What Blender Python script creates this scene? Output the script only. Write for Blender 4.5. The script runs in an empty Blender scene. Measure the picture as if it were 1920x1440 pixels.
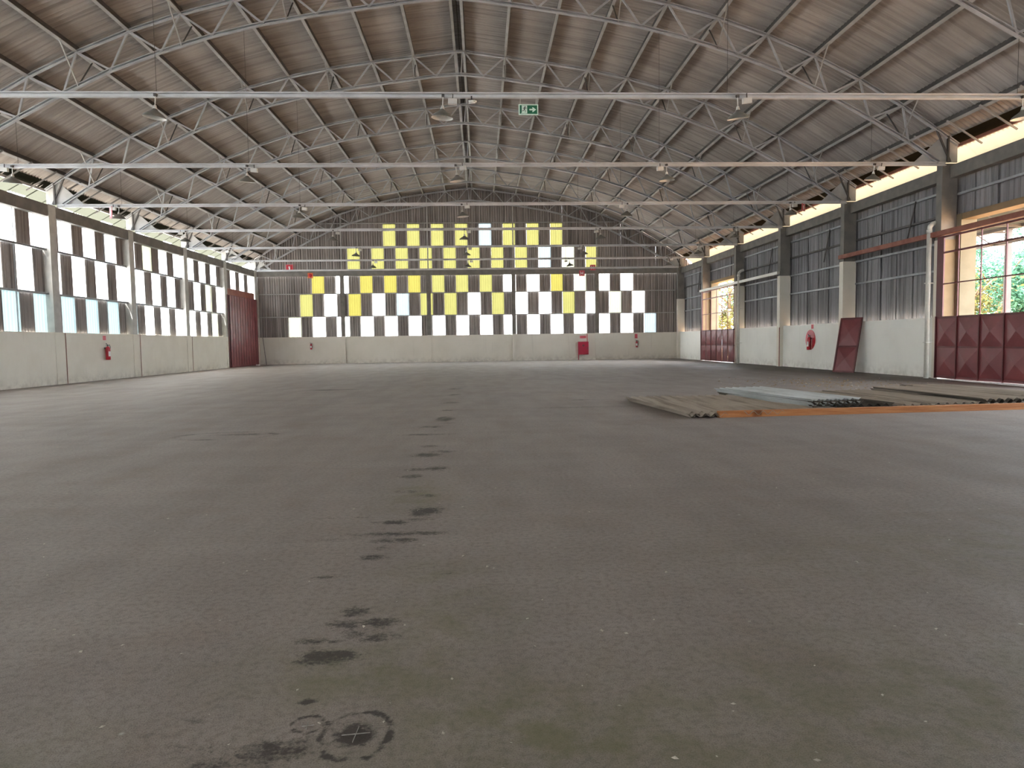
import bpy, math, random
import numpy as np
from mathutils import Vector, Matrix
random.seed(7); rng = np.random.default_rng(7)
S = bpy.context.scene
COL = S.collection

# ------------------------------------------------------------------ camera
F_PX, PITCH, YAW, ROLL, CAM_H = 1259.5, -0.0612, 0.0452, 0.0143, 1.4044
fw = Vector((math.sin(YAW)*math.cos(PITCH), math.cos(YAW)*math.cos(PITCH), math.sin(PITCH)))
rt = Vector((math.cos(YAW), -math.sin(YAW), 0)); up = rt.cross(fw)
r2 = rt*math.cos(ROLL)-up*math.sin(ROLL); u2 = rt*math.sin(ROLL)+up*math.cos(ROLL)
cam_d = bpy.data.cameras.new('camera'); cam = bpy.data.objects.new('camera', cam_d); COL.objects.link(cam)
cam.matrix_world = Matrix(((r2.x, u2.x, -fw.x, 0), (r2.y, u2.y, -fw.y, 0), (r2.z, u2.z, -fw.z, CAM_H), (0, 0, 0, 1)))
cam_d.sensor_width = 36; cam_d.lens = F_PX/1920*36; cam_d.clip_end = 500
S.camera = cam

# ------------------------------------------------------------------ light
SKY_STRENGTH, SUN_STRENGTH, EXPOSURE = 3.0, 5.5, 3.18
w = bpy.data.worlds.new('World'); S.world = w; w.use_nodes = True
nt = w.node_tree; nt.nodes.clear()
sky = nt.nodes.new('ShaderNodeTexSky'); sky.sky_type = 'HOSEK_WILKIE'
sky.sun_direction = Vector((-0.36, -0.2, 0.9)).normalized(); sky.turbidity = 6.0; sky.ground_albedo = 0.4
mixs = nt.nodes.new('ShaderNodeMix'); mixs.data_type = 'RGBA'; mixs.inputs[0].default_value = 0.72
mixs.inputs[7].default_value = (0.90, 0.965, 1.04, 1)
bg = nt.nodes.new('ShaderNodeBackground'); bg.inputs[1].default_value = SKY_STRENGTH
wo = nt.nodes.new('ShaderNodeOutputWorld')
nt.links.new(sky.outputs[0], mixs.inputs[6]); nt.links.new(mixs.outputs[2], bg.inputs[0]); nt.links.new(bg.outputs[0], wo.inputs[0])
sun_d = bpy.data.lights.new('sun', 'SUN'); sun_d.energy = SUN_STRENGTH; sun_d.angle = math.radians(2); sun_d.color = (1, .97, .93)
sun = bpy.data.objects.new('sun', sun_d); COL.objects.link(sun)
sun.rotation_euler = Vector((0.36, 0.2, -0.9)).to_track_quat('-Z', 'Y').to_euler(); sun.location = (-16, -9, 40)
S.view_settings.view_transform = 'Standard'; S.view_settings.look = 'None'
S.view_settings.exposure = EXPOSURE; S.view_settings.gamma = 1; S.view_settings.use_curve_mapping = False
S.cycles.use_denoising = True
S.cycles.max_bounces = 10; S.cycles.diffuse_bounces = 7; S.cycles.transmission_bounces = 6
S.cycles.sample_clamp_indirect = 8.0

# ------------------------------------------------------------------ helpers
def lin(c):
    if isinstance(c, str): c = tuple(int(c[i:i+2], 16)/255 for i in (0, 2, 4))
    return tuple((x/12.92 if x <= .04045 else ((x+.055)/1.055)**2.4) for x in c)
class N:
    """tiny node-tree helper"""
    def __init__(s, name):
        s.m = bpy.data.materials.new(name); s.m.use_nodes = True; s.t = s.m.node_tree; s.t.nodes.clear()
        s.out = s.t.nodes.new('ShaderNodeOutputMaterial')
    def n(s, kind, **k):
        o = s.t.nodes.new('ShaderNode'+kind)
        for a, b in k.items(): setattr(o, a, b)
        return o
    def l(s, a, b): s.t.links.new(a, b)
    def val(s, sock, v):
        if hasattr(v, 'is_output'): s.l(v, sock)
        else: sock.default_value = v
    def coord(s, kind='Object'): return s.n('TexCoord').outputs[kind]
    def pos(s): return s.n('NewGeometry').outputs['Position']
    def mapv(s, v, scale): 
        o = s.n('Mapping'); s.l(v, o.inputs[0]); o.inputs['Scale'].default_value = scale; return o.outputs[0]
    def noise(s, v, scale, detail=4, rough=.55):
        o = s.n('TexNoise'); s.l(v, o.inputs['Vector']); o.inputs['Scale'].default_value = scale
        o.inputs['Detail'].default_value = detail; o.inputs['Roughness'].default_value = rough; return o.outputs[0]
    def ramp(s, x, a, b, lo=0., hi=1.):
        o = s.n('MapRange', interpolation_type='SMOOTHSTEP'); s.val(o.inputs[0], x)
        for i, v in zip((1, 2, 3, 4), (a, b, lo, hi)): o.inputs[i].default_value = v
        return o.outputs[0]
    def mix(s, f, a, b):
        o = s.n('Mix', data_type='RGBA'); s.val(o.inputs[0], f)
        for i, c in ((6, a), (7, b)):
            if hasattr(c, 'is_output'): s.l(c, o.inputs[i])
            else: o.inputs[i].default_value = (*c[:3], 1)
        return o.outputs[2]
    def math(s, op, a, b=0.):
        o = s.n('Math', operation=op); s.val(o.inputs[0], a); s.val(o.inputs[1], b); return o.outputs[0]
    def bump(s, h, strength=.3, dist=.01):
        o = s.n('Bump'); s.l(h, o.inputs['Height']); o.inputs['Strength'].default_value = strength; o.inputs['Distance'].default_value = dist
        return o.outputs[0]
    def principled(s, col, rough=.6, metal=0., normal=None, spec=.5):
        o = s.n('BsdfPrincipled')
        if hasattr(col, 'is_output'): s.l(col, o.inputs['Base Color'])
        else: o.inputs['Base Color'].default_value = (*col[:3], 1)
        s.val(o.inputs['Roughness'], rough); o.inputs['Metallic'].default_value = metal
        o.inputs['Specular IOR Level'].default_value = spec
        if normal is not None: s.l(normal, o.inputs['Normal'])
        s.l(o.outputs[0], s.out.inputs[0]); return s.m
def mottled(name, c1, c2, scale=3., rough=.7, metal=0., bump=.15, fine=60., rand=0., spec=.4):
    m = N(name); p = m.pos()
    a = m.noise(p, scale, 5); c = m.mix(m.ramp(a, .35, .65), lin(c1), lin(c2))
    b = m.noise(p, fine, 3)
    c = m.mix(m.ramp(b, .3, .75, 0, .25), c, lin(c2))
    if rand:
        r = m.n('ObjectInfo').outputs['Random']; h = m.n('HueSaturation'); m.l(c, h.inputs['Color'])
        m.l(m.ramp(r, 0, 1, 1-rand, 1+rand), h.inputs['Value']); c = h.outputs[0]
    return m.principled(c, rough, metal, m.bump(b, bump, .004), spec)
def plain(name, c, rough=.5, metal=0., spec=.5):
    m = N(name); p = m.coord('Object'); a = m.noise(p, 9, 4); cl = lin(c)
    return m.principled(m.mix(m.ramp(a, .3, .7), tuple(x*.88 for x in cl), cl), rough, metal, None, spec)

MAT = {}
def build_floor_mat():
    m = N('floor_concrete'); p = m.pos()
    at = m.n('Attribute', attribute_name='marks'); sep = m.n('SeparateColor'); m.l(at.outputs['Color'], sep.inputs[0])
    stain, moss, dark = sep.outputs[0], sep.outputs[1], sep.outputs[2]
    big = m.noise(p, .22, 4); mid = m.noise(m.mapv(p, (1.2, .35, 1)), 1.4, 6, .6); streak = m.noise(m.mapv(p, (.3, 2.2, 1)), .9, 5, .6)
    fine = m.noise(p, 28, 4, .7); grain = m.noise(p, 190, 2, .6)
    c = m.mix(m.ramp(big, .35, .65), lin('9a8f86'), lin('958b84'))
    c = m.mix(m.ramp(mid, .35, .7, 0, .55), c, lin('897f78'))
    c = m.mix(m.ramp(streak, .4, .7, 0, .4), c, lin('a69c94'))
    c = m.mix(m.ramp(m.noise(p, 1.1, 3), .52, .7, 0, .22), c, lin('86705c'))
    c = m.mix(m.ramp(fine, .4, .7, 0, .6), c, lin('6b6560'))
    c = m.mix(m.ramp(grain, .5, .72, 0, .75), c, lin('5c544d'))
    c = m.mix(m.ramp(grain, .47, .25, 0, .6), c, lin('aca7a1'))
    c = m.mix(m.math('MULTIPLY', moss, m.ramp(m.noise(p, 5, 4), .35, .65, .35, 1)), c, lin('6b6a48'))
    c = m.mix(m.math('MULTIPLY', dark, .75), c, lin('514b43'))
    sm = m.math('ADD', m.math('MULTIPLY', stain, 1.08), m.math('MULTIPLY', m.math('SUBTRACT', m.noise(m.mapv(p, (1, 1.4, 1)), 13, 6, .75), .5), 1.7))
    sm = m.math('ADD', sm, m.math('MULTIPLY', m.math('SUBTRACT', m.noise(p, 55, 4, .7), .5), 1.3))
    sm = m.math('MULTIPLY', sm, m.ramp(stain, .02, .22))
    sm = m.ramp(sm, .32, .95, 0, .85)
    c = m.mix(sm, c, lin('2f2a26'))
    v = m.n('TexVoronoi'); m.l(p, v.inputs['Vector']); v.inputs['Scale'].default_value = 3.2; v.inputs['Randomness'].default_value = 1
    spk = m.math('MULTIPLY', m.ramp(v.outputs['Distance'], .05, .02), m.ramp(v.outputs['Color'], .62, .66))
    c = m.mix(m.math('MULTIPLY', spk, .6), c, lin('c9c4ba'))
    rough = m.ramp(mid, .3, .7, .62, .76)
    bmp = m.math('ADD', m.math('MULTIPLY', grain, .5), fine)
    return m.principled(c, rough, 0, m.bump(bmp, .35, .006), .4)
MAT['floor'] = build_floor_mat()
def painted_wall(name, c1, c2, dirt):
    m = N(name); p = m.pos()
    a = m.noise(p, .8, 5); c = m.mix(m.ramp(a, .35, .7), lin(c1), lin(c2))
    sx = m.n('SeparateXYZ'); m.l(p, sx.inputs[0])
    d = m.math('MULTIPLY', m.ramp(sx.outputs[2], .0, .55, 1, 0), m.ramp(m.noise(p, 4, 5), .35, .7))
    c = m.mix(m.math('MULTIPLY', d, .35), c, lin(dirt))
    st = m.ramp(m.noise(m.mapv(p, (3, 3, .15)), 2.5, 4), .58, .78, 0, .12)
    c = m.mix(st, c, lin(dirt))
    cmb = m.n('CombineXYZ'); m.l(m.math('ADD', sx.outputs[0], sx.outputs[1]), cmb.inputs[0]); m.l(sx.outputs[2], cmb.inputs[1])
    br = m.n('TexBrick'); m.l(cmb.outputs[0], br.inputs['Vector']); br.inputs['Scale'].default_value = 1
    br.inputs['Brick Width'].default_value = .4; br.inputs['Row Height'].default_value = .2; br.inputs['Mortar Size'].default_value = .006
    br.inputs['Color1'].default_value = br.inputs['Color2'].default_value = (1, 1, 1, 1); br.inputs['Mortar'].default_value = (0, 0, 0, 1)
    return m.principled(c, .7, 0, m.bump(br.outputs[0], .25, .006), .3)
MAT['cream'] = painted_wall('cream_paint', 'e2ddd0', 'dbd5c7', '8f8676')
MAT['greycream'] = painted_wall('greyed_cream_paint', 'dcd6ca', 'd5cfc2', '8a8073')
MAT['white'] = painted_wall('white_paint', 'edece5', 'e6e5de', '958b7c')
MAT['concrete'] = mottled('column_concrete', 'b2b0ab', 'c2c0ba', 2.5, .85)
MAT['darkconcrete'] = mottled('weathered_concrete', '6f6c67', '7f7b74', 2.5, .85)
def sheet_mat(name, c1, c2, c3, st=(7, 7, .12), sk_amt=.75):
    m = N(name); p = m.pos(); oi = m.n('ObjectInfo').outputs['Random']
    at = m.n('Attribute', attribute_name='rnd').outputs['Fac']
    r = m.math('FRACT', m.math('ADD', m.math('MULTIPLY', oi, 3.7), at))
    c = m.mix(m.ramp(r, 0, 1), lin(c1), lin(c2))
    c = m.mix(m.ramp(m.noise(p, .5, 5, .6), .4, .75, 0, .7), c, lin(c3))
    c = m.mix(m.ramp(m.noise(p, 14, 4, .7), .5, .8, 0, .5), c, lin(c1))
    sk = m.noise(m.mapv(p, st), 1.3, 3, .6)
    c = m.mix(m.ramp(sk, .42, .68, 0, sk_amt), c, tuple(x*.42 for x in lin(c3)))
    return m.principled(c, .88, 0, m.bump(m.noise(p, 80, 3), .2, .004), .25)
MAT['roofsheet'] = sheet_mat('fibre_cement_roof', 'a69f99', 'b4ada6', '968f89', (.13, 7, .13), .4)
MAT['wallsheet'] = sheet_mat('fibre_cement_wall', '98918d', 'a39c97', '88817d')
MAT['rwallsheet'] = sheet_mat('fibre_cement_grey_wall', '8b8a8c', '989797', '807e7e')
MAT['steel'] = mottled('grey_painted_steel', 'b4b5b7', 'a2a3a5', 2., .5, .0, .05)
MAT['purlin'] = mottled('dull_purlin_steel', 'b0afac', '9f9e9a', 2., .6, .0, .05)
MAT['darksteel'] = mottled('dark_steel', '4a4846', '575350', 2., .6, .0, .05)
MAT['plate'] = mottled('gusset_steel', 'b5b4b2', 'a3a29f', 2., .5)
MAT['tie'] = mottled('tie_grey_paint', 'd6d6d6', 'c4c4c4', 2., .5, .0, .05)
MAT['girt'] = mottled('galvanised_girt', 'a6a8aa', '8f9193', 2., .45, .2, .05)
MAT['red'] = mottled('oxide_red_gate_paint', '6c2c31', '7b393c', 1.5, .42, 0, .1, spec=.5)
MAT['redframe'] = mottled('oxide_red_frame', '562428', '642d2f', 2, .45, 0, .1)
MAT['rustrail'] = mottled('rusty_rail', '7c4436', '8e5a49', 3, .6, 0, .1)
MAT['signred'] = plain('sign_red', 'c01f33', .4); MAT['cabinetred'] = plain('cabinet_red', 'b3123c', .35)
MAT['extred'] = plain('extinguisher_red', 'b5152a', .3)
MAT['signwhite'] = plain('sign_white', 'f2eeee', .5); MAT['signpink'] = plain('sign_faded_pink', 'e0707c', .5)
MAT['green'] = plain('exit_green', '0b6b48', .45); MAT['mint'] = plain('exit_mint_white', 'dff7e6', .5)
MAT['black'] = plain('black_plastic', '1b1a1a', .5); MAT['orange'] = plain('siren_orange', 'd1662e', .5)
MAT['pvc'] = plain('grey_white_pvc', 'd4d2c8', .4); MAT['enamel'] = plain('white_enamel', 'f4f3ee', .3)
MAT['lampgrey'] = plain('lamp_grey_enamel', '77766f', .4); MAT['bulb'] = plain('bulb_glass', 'e8e6da', .15)
MAT['ballast'] = plain('ballast_white', 'd8d6d0', .5)
MAT['wood'] = None
def wood():
    m = N('orange_timber'); p = m.coord('Object')
    a = m.noise(m.mapv(p, (.5, 9, 9)), 3, 6, .6)
    c = m.mix(m.ramp(a, .3, .7), lin('a8683c'), lin('c48a5a')); c = m.mix(m.ramp(m.noise(p, 2.2, 3), .62, .72, 0, .8), c, lin('6a3b1e'))
    return m.principled(c, .65, 0, m.bump(a, .3, .004), .3)
MAT['wood'] = wood()
MAT['oldsheet'] = sheet_mat('loose_sheet_brown', 'a59a8d', 'b1a699', '93887b', (5, .15, 1), .55)
MAT['whitesheet'] = sheet_mat('loose_sheet_whitish', 'c8cccc', 'd6dada', 'b0b4b2', (5, .15, 1), .25)
MAT['darksheet'] = sheet_mat('loose_sheet_dark', '5a544c', '6a6359', '45403a', (5, .15, 1), .55)
MAT['tan'] = mottled('sunlit_tan_paint', '87765a', '7e6d52', 2, .8)
MAT['beige'] = mottled('beige_render', '7d7661', '746d58', 2, .8)
MAT['ground'] = mottled('outdoor_ground', 'b3aca2', 'a29b90', .6, .9)
MAT['bounce_ground'] = mottled('warm_bounce_earth', 'c29a72', 'b3895f', .6, .9)
MAT['bark'] = mottled('tree_bark', '6b5a48', '55483a', 5, .9)
MAT['debris'] = mottled('dry_litter', '8a6f4f', 'b79f7c', 40, .9, rand=.3)
MAT['chalk'] = mottled('worn_chalk', '8f8b84', 'a39f98', 60, .9)
MAT['chip'] = mottled('pale_chip', 'cfc8ba', 'b8b0a0', 40, .9)
def leaf(name, c1, c2):
    m = N(name); r = m.n('Attribute', attribute_name='rnd').outputs['Fac']
    c = m.mix(r, lin(c1), lin(c2))
    d = m.n('BsdfDiffuse'); t = m.n('BsdfTranslucent'); mx = m.n('MixShader'); mx.inputs[0].default_value = .45
    m.l(c, d.inputs[0]); m.l(c, t.inputs[0]); m.l(d.outputs[0], mx.inputs[1]); m.l(t.outputs[0], mx.inputs[2]); m.l(mx.outputs[0], m.out.inputs[0])
    return m.m
MAT['leaf'] = leaf('tree_leaf', '2b4a38', '587f68'); MAT['leafyellow'] = leaf('tree_leaf_yellow', '474a2a', '67603c')
def glow(name, col, diff=.25):
    """translucent fibreglass lit by the sky behind it"""
    m = N(name); p = m.pos()
    c = m.mix(m.ramp(m.noise(p, 1.6, 5, .6), .35, .75, 0, .5), col, tuple(x*.86 for x in col))
    c = m.mix(m.ramp(m.noise(m.mapv(p, (6, 6, .2)), 3, 3), .55, .75, 0, .25), c, tuple(x*.7 for x in col))
    t = m.n('BsdfTranslucent'); d = m.n('BsdfDiffuse'); mx = m.n('MixShader'); mx.inputs[0].default_value = diff
    m.l(c, t.inputs[0]); m.l(c, d.inputs[0]); m.l(t.outputs[0], mx.inputs[1]); m.l(d.outputs[0], mx.inputs[2]); m.l(mx.outputs[0], m.out.inputs[0])
    return m.m
MAT['pw'] = glow('fibreglass_white', (.97, .97, .95)); MAT['pb'] = glow('fibreglass_pale_blue', (.105, .126, .135))
MAT['py'] = glow('fibreglass_yellow', (.097, .091, .029)); MAT['po'] = glow('fibreglass_deep_yellow', (.104, .09, .02))
MAT['pc'] = glow('fibreglass_cream', (.15, .15, .11)); MAT['pa'] = glow('fibreglass_aqua', (.075, .098, .101))
MAT['canopy'] = glow('canopy_sheet', (.10, .094, .078))
MAT['eaveL'] = glow('eave_fibreglass', (.03, .03, .022)); MAT['eaveR'] = glow('eave_cream_sheet', (.088, .066, .04))

class MB:
    def __init__(s): s.v = []; s.f = []
    def add(s, v, f):
        b = len(s.v); s.v += [tuple(x) for x in v]; s.f += [tuple(i+b for i in q) for q in f]; return s
    def box(s, a, b):
        x0, y0, z0 = a; x1, y1, z1 = b
        return s.add([(x0,y0,z0),(x1,y0,z0),(x1,y1,z0),(x0,y1,z0),(x0,y0,z1),(x1,y0,z1),(x1,y1,z1),(x0,y1,z1)],
                     [(0,3,2,1),(4,5,6,7),(0,1,5,4),(1,2,6,5),(2,3,7,6),(3,0,4,7)])
    def sweep(s, pts, sec, upv=(0, 0, 1), side=None):
        """sweep a closed section [(u,v)] along points; u = sideways, v = up"""
        pts = [Vector(p) for p in pts]; n = len(sec); vs = []
        for i, p in enumerate(pts):
            t = (pts[min(i+1, len(pts)-1)]-pts[max(i-1, 0)]).normalized()
            sd = t.cross(Vector(upv))
            if sd.length < 1e-4: sd = t.cross(Vector((1, 0, 0)))
            sd.normalize(); u = sd.cross(t)
            vs += [p+sd*a+u*b for a, b in sec]
        fs = []
        for i in range(len(pts)-1):
            for k in range(n):
                a, b = i*n+k, i*n+(k+1) % n; fs.append((a, b, b+n, a+n))
        fs += [tuple(range(n))[::-1], tuple(range((len(pts)-1)*n, len(pts)*n))]
        return s.add(vs, fs)
    def bar(s, a, b, w, h=None, upv=(0, 0, 1)):
        h = h or w
        return s.sweep([a, b], [(-w/2, -h/2), (w/2, -h/2), (w/2, h/2), (-w/2, h/2)], upv)
    def tube(s, pts, r, n=10):
        return s.sweep(pts, [(r*math.cos(2*math.pi*k/n), r*math.sin(2*math.pi*k/n)) for k in range(n)])
    def lathe(s, prof, n=20, c=(0, 0, 0)):
        vs = [(c[0]+r*math.cos(2*math.pi*k/n), c[1]+r*math.sin(2*math.pi*k/n), c[2]+z) for r, z in prof for k in range(n)]
        fs = [(i*n+k, i*n+(k+1) % n, (i+1)*n+(k+1) % n, (i+1)*n+k) for i in range(len(prof)-1) for k in range(n)]
        return s.add(vs, fs)
    def prism(s, poly, axis, lo, hi):
        """poly: 2D outline; axis = thickness axis 0/1/2"""
        def mk(a, b, t):
            o = [a, b]; o.insert(axis, t); return tuple(o)
        n = len(poly)
        return s.add([mk(a, b, lo) for a, b in poly]+[mk(a, b, hi) for a, b in poly],
                     [tuple(range(n)), tuple(range(2*n-1, n-1, -1))]+[(k, (k+1) % n, n+(k+1) % n, n+k) for k in range(n)])
    def mesh(s, name, mat, smooth=False):
        m = bpy.data.meshes.new(name); m.from_pydata(s.v, [], s.f); m.materials.append(MAT[mat])
        if smooth: m.shade_smooth()
        m.validate(); return m
    def build(s, name, mat, parent=None, smooth=False, loc=None, rot=None):
        return put(name, s.mesh(name, mat, smooth), parent, loc, rot)
def put(name, mesh, parent=None, loc=None, rot=None):
    o = bpy.data.objects.new(name, mesh); COL.objects.link(o)
    if loc: o.location = loc
    if rot: o.rotation_euler = rot
    if parent: o.parent = parent
    return o
def tag(o, label=None, cat=None, group=None, kind=None):
    for k, v in (('label', label), ('category', cat), ('group', group), ('kind', kind)):
        if v: o[k] = v
    return o
def thing(name, loc, label, cat, group=None, rz=0):
    o = bpy.data.objects.new(name, None); COL.objects.link(o); o.location = loc; o.rotation_euler = (0, 0, rz); o.empty_display_size = .2
    return tag(o, label, cat, group)
def copy_tree(o, parent=None):
    c = o.copy(); COL.objects.link(c)
    if parent: c.parent = parent
    for ch in o.children: copy_tree(ch, c)
    return c
CH = lambda w, h, t=.012: [(-w/2, -h/2), (w/2, -h/2), (w/2, -h/2+t*2), (-w/2+t, -h/2+t*2), (-w/2+t, h/2-t*2), (w/2, h/2-t*2), (w/2, h/2), (-w/2, h/2)]
ORD = ['nearest', 'second nearest', 'third nearest', 'fourth nearest', 'fifth nearest', 'sixth nearest', 'seventh nearest', 'farthest']

# ------------------------------------------------------------------ dimensions
X0 = -0.67                       # ridge line
XL, XR = -16.85, 15.30           # inner faces of columns
YF = 52.17                       # back wall
Y_START = -14.25                 # hall goes on behind the camera
YC = [3.75+6*i for i in range(-3, 8)]      # column lines (-14.25 ... 45.75), back wall at 51.75
ZL, ZG1, ZG2, ZB, ZT = 2.07, 3.6, 5.33, 6.62, 7.08
TOP = [(.18, 13.09), (1.83, 12.88), (3.49, 12.66), (5.18, 12.40), (6.77, 12.07), (8.40, 11.64), (9.98, 11.12), (11.56, 10.48), (13.05, 9.75), (14.50, 8.92), (15.65, 8.18)]
BOT = [(.95, 12.13), (2.62, 11.90), (4.25, 11.66), (5.90, 11.37), (7.45, 11.00), (9.0, 10.52), (10.55, 9.95), (12.0, 9.26), (13.4, 8.52), (14.72, 7.78)]
EAVE = (16.45, 7.66)

# ------------------------------------------------------------------ floor
def axis(*segs):
    out = []
    for a, b, st in segs: out += list(np.arange(a, b-1e-6, st))
    return np.array(out+[segs[-1][1]])
xs = axis((XL-.4, -6, .6), (-6, -1, .07), (-1, -.15, .016), (-.15, 2, .06), (2, 16.2, .4))
ys = axis((Y_START, 1.4, .8), (1.4, 2.15, .04), (2.15, 2.65, .014), (2.65, 6, .035), (6, 14, .07), (14, 26, .16), (26, YF+.3, .5))
GX, GY = np.meshgrid(xs, ys)
def vnoise(x, y, sc, seed):
    r = np.random.default_rng(seed); t = np.zeros_like(x)
    for k in range(9):
        a = r.uniform(0, 6.28); f = sc*(1+.5*k*.6); t += np.sin((x*math.cos(a)+y*math.sin(a))*f+r.uniform(0, 6.28))/(1+.35*k)
    return t/3.2
stain = np.zeros_like(GX); moss = np.zeros_like(GX); dark = np.zeros_like(GX)
def blob(arr, x, y, rx, ry, s=1., warp=.35, sc=None):
    sc = sc or 3.0/max(rx, .02)
    rx *= 1.55; ry *= 1.5; d = ((GX-x)/rx)**2+((GY-y)/ry)**2
    m = np.exp(-d*1.1)*s*(1+warp*vnoise(GX, GY, sc, int(abs(x*91+y*37)*10) % 997))
    np.maximum(arr, m, out=arr)
for x, y, rx, ry, s in [(-.72,2.99,.12,.06,1),(-.68,3.34,.10,.05,.85),(-.53,3.35,.09,.05,.9),(-.68,3.50,.07,.05,.9),(-.80,3.15,.10,.035,.75),(-.53,3.17,.12,.05,.7),
    (-.62,3.22,.1,.04,.6),(-.71,2.61,.03,.02,1),(-.74,2.28,.12,.07,.75),(-.90,2.22,.15,.06,.6),(-.73,4.41,.07,.05,.9),(-.70,4.62,.06,.05,.6),(-.64,4.78,.14,.06,.8),
    (-.64,4.95,.32,.05,.75),(-.9,4.95,.25,.03,.55),(-.71,5.28,.13,.06,.8),(-.49,5.60,.11,.13,1),(-.52,5.35,.12,.05,.6),(-.52,6.18,.09,.06,.7),(-.70,6.39,.12,.05,.75),
    (-.76,7.12,.12,.09,.8),(-.52,7.54,.13,.12,.8),(-.73,7.51,.12,.07,.75),(-.73,8.49,.18,.14,.9),(-.5,8.75,.2,.12,.6),(-.71,9.22,.14,.1,.7),(-.88,10.43,.3,.09,.8),
    (-.70,12.55,.16,.35,.9),(-.9,11.4,.22,.12,.7),(-.6,11.9,.12,.1,.6),(-.72,14.2,.15,.2,.7),(-.75,16,.2,.25,.7),(-.78,18.5,.2,.3,.65),(-.8,21,.22,.3,.65),
    (-1.2,5.46,.3,.025,.5),(-1.18,4.83,.3,.05,.45),(-1.5,4.7,.2,.04,.4),(-3.83,10.87,.35,.12,.75),(-4.79,21.47,.7,.25,.7),(-5.5,17.5,.8,.15,.5),(2.2,14.3,1.1,.2,.55),(2.4,16.2,.3,.12,.75),
    (-1.25,2.4,.05,.03,.5),(-1.1,2.5,.04,.03,.5),(-.35,4.2,.1,.05,.4),(-.25,4.05,.08,.03,.45),(-.95,4.05,.1,.03,.6),(-1.05,2.3,.1,.05,.5),(-1.4,2.05,.08,.04,.45)]:
    blob(stain, x, y, rx, ry, s)
def ring(x, y, rx, ry, wd, s):
    d = np.sqrt(((GX-x)/rx)**2+((GY-y)/ry)**2)+.07*vnoise(GX, GY, 9/rx*.5, 5)
    np.maximum(stain, np.exp(-((d-1)/wd)**2)*s*(.7+.5*vnoise(GX, GY, 6/rx, 8)), out=stain)
ring(-.475, 2.37, .125, .15, .12, 1.3); blob(stain, -.475, 2.365, .05, .055, 1.3, .1); blob(stain, -.475, 2.365, .08, .1, .55, .2)
ring(-.665, 2.45, .06, .055, .18, 1.2); ring(-4.05, 10.75, .75, .45, .14, .85); blob(stain, -.57, 2.38, .04, .07, .6)
for x, y, rx, ry, s in [(-.5,2.85,.35,.22,.7),(.25,2.25,.6,.35,.7),(1.1,2.3,.8,.4,.6),(-1.75,2.1,.3,.25,.75),(1.8,2.6,.7,.4,.45),(-.6,6.2,.18,.4,.5),(-.2,3.4,.3,.3,.45),(3.5,4.2,1.5,.6,.3),(-.3,4.1,.2,.15,.4)]:
    blob(moss, x, y, rx, ry, s, .5)
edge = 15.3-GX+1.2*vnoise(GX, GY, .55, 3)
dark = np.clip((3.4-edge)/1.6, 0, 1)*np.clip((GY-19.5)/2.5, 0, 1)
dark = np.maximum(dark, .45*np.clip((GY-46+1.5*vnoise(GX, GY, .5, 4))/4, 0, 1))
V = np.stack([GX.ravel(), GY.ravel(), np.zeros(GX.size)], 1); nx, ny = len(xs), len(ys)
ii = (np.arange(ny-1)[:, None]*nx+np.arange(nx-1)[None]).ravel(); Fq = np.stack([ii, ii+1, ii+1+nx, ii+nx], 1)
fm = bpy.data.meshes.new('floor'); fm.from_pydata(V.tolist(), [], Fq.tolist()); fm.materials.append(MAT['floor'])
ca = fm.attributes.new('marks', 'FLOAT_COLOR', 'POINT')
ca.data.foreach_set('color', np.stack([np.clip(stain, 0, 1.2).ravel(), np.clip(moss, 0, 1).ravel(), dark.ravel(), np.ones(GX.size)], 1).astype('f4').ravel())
floor = tag(put('floor', fm), 'stained grey-brown concrete floor of the empty hall', kind='structure')
for a, b in (((-.525, 2.362, .004), (-.425, 2.372, .004)), ((-.478, 2.315, .004), (-.472, 2.415, .004)), ((-.685, 2.43, .004), (-.64, 2.437, .004)), ((-.664, 2.41, .004), (-.667, 2.46, .004))):
    MB().bar(a, b, .0022, .003).build('chalk_mark', 'chalk', floor)
gm = MB().add([(-140, -120, -.06), (140, -120, -.06), (140, 180, -.06), (-140, 180, -.06)], [(0, 1, 2, 3)]).build('ground', 'ground')
tag(gm, 'pale open ground around the hall', kind='structure')
yd = MB().add([(16.36, -40, -.05), (90, -40, -.05), (90, 120, -.05), (16.36, 120, -.05)], [(0, 1, 2, 3)]).build('bounce_ground', 'bounce_ground')  # added ground patch, reddish so that it bounces warm light into the hall
tag(yd, 'reddish ground added outside the right wall to bounce warm light', kind='structure')

# ------------------------------------------------------------------ corrugated sheets
_sh = {}
def sheet_mesh(wd, ht, mat, amp=.031, pitch=.183, seg=6):
    """upright sheet, x 0..wd, z 0..ht, waves in y"""
    key = (round(wd, 3), round(ht, 3), mat)
    if key not in _sh:
        n = max(2, int(round(wd/pitch*seg))); v = []; 
        for k in range(n+1):
            x = wd*k/n; y = amp*math.cos(2*math.pi*x/pitch); v += [(x, y, 0), (x, y+.012, ht)]
        m = MB().add(v, [(2*k, 2*k+2, 2*k+3, 2*k+1) for k in range(n)]).mesh('cladding_sheet', mat, True)
        _sh[key] = m
    return _sh[key]
def arch(x):
    """roof soffit height over world x"""
    r = abs(x-X0); t = TOP+[EAVE, (17.6, 6.9)]
    if r <= .18: return 13.36
    for (a, za), (b, zb) in zip(t, t[1:]):
        if r <= b: return za+(zb-za)*(r-a)/(b-a)+.26
    return 7

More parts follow.
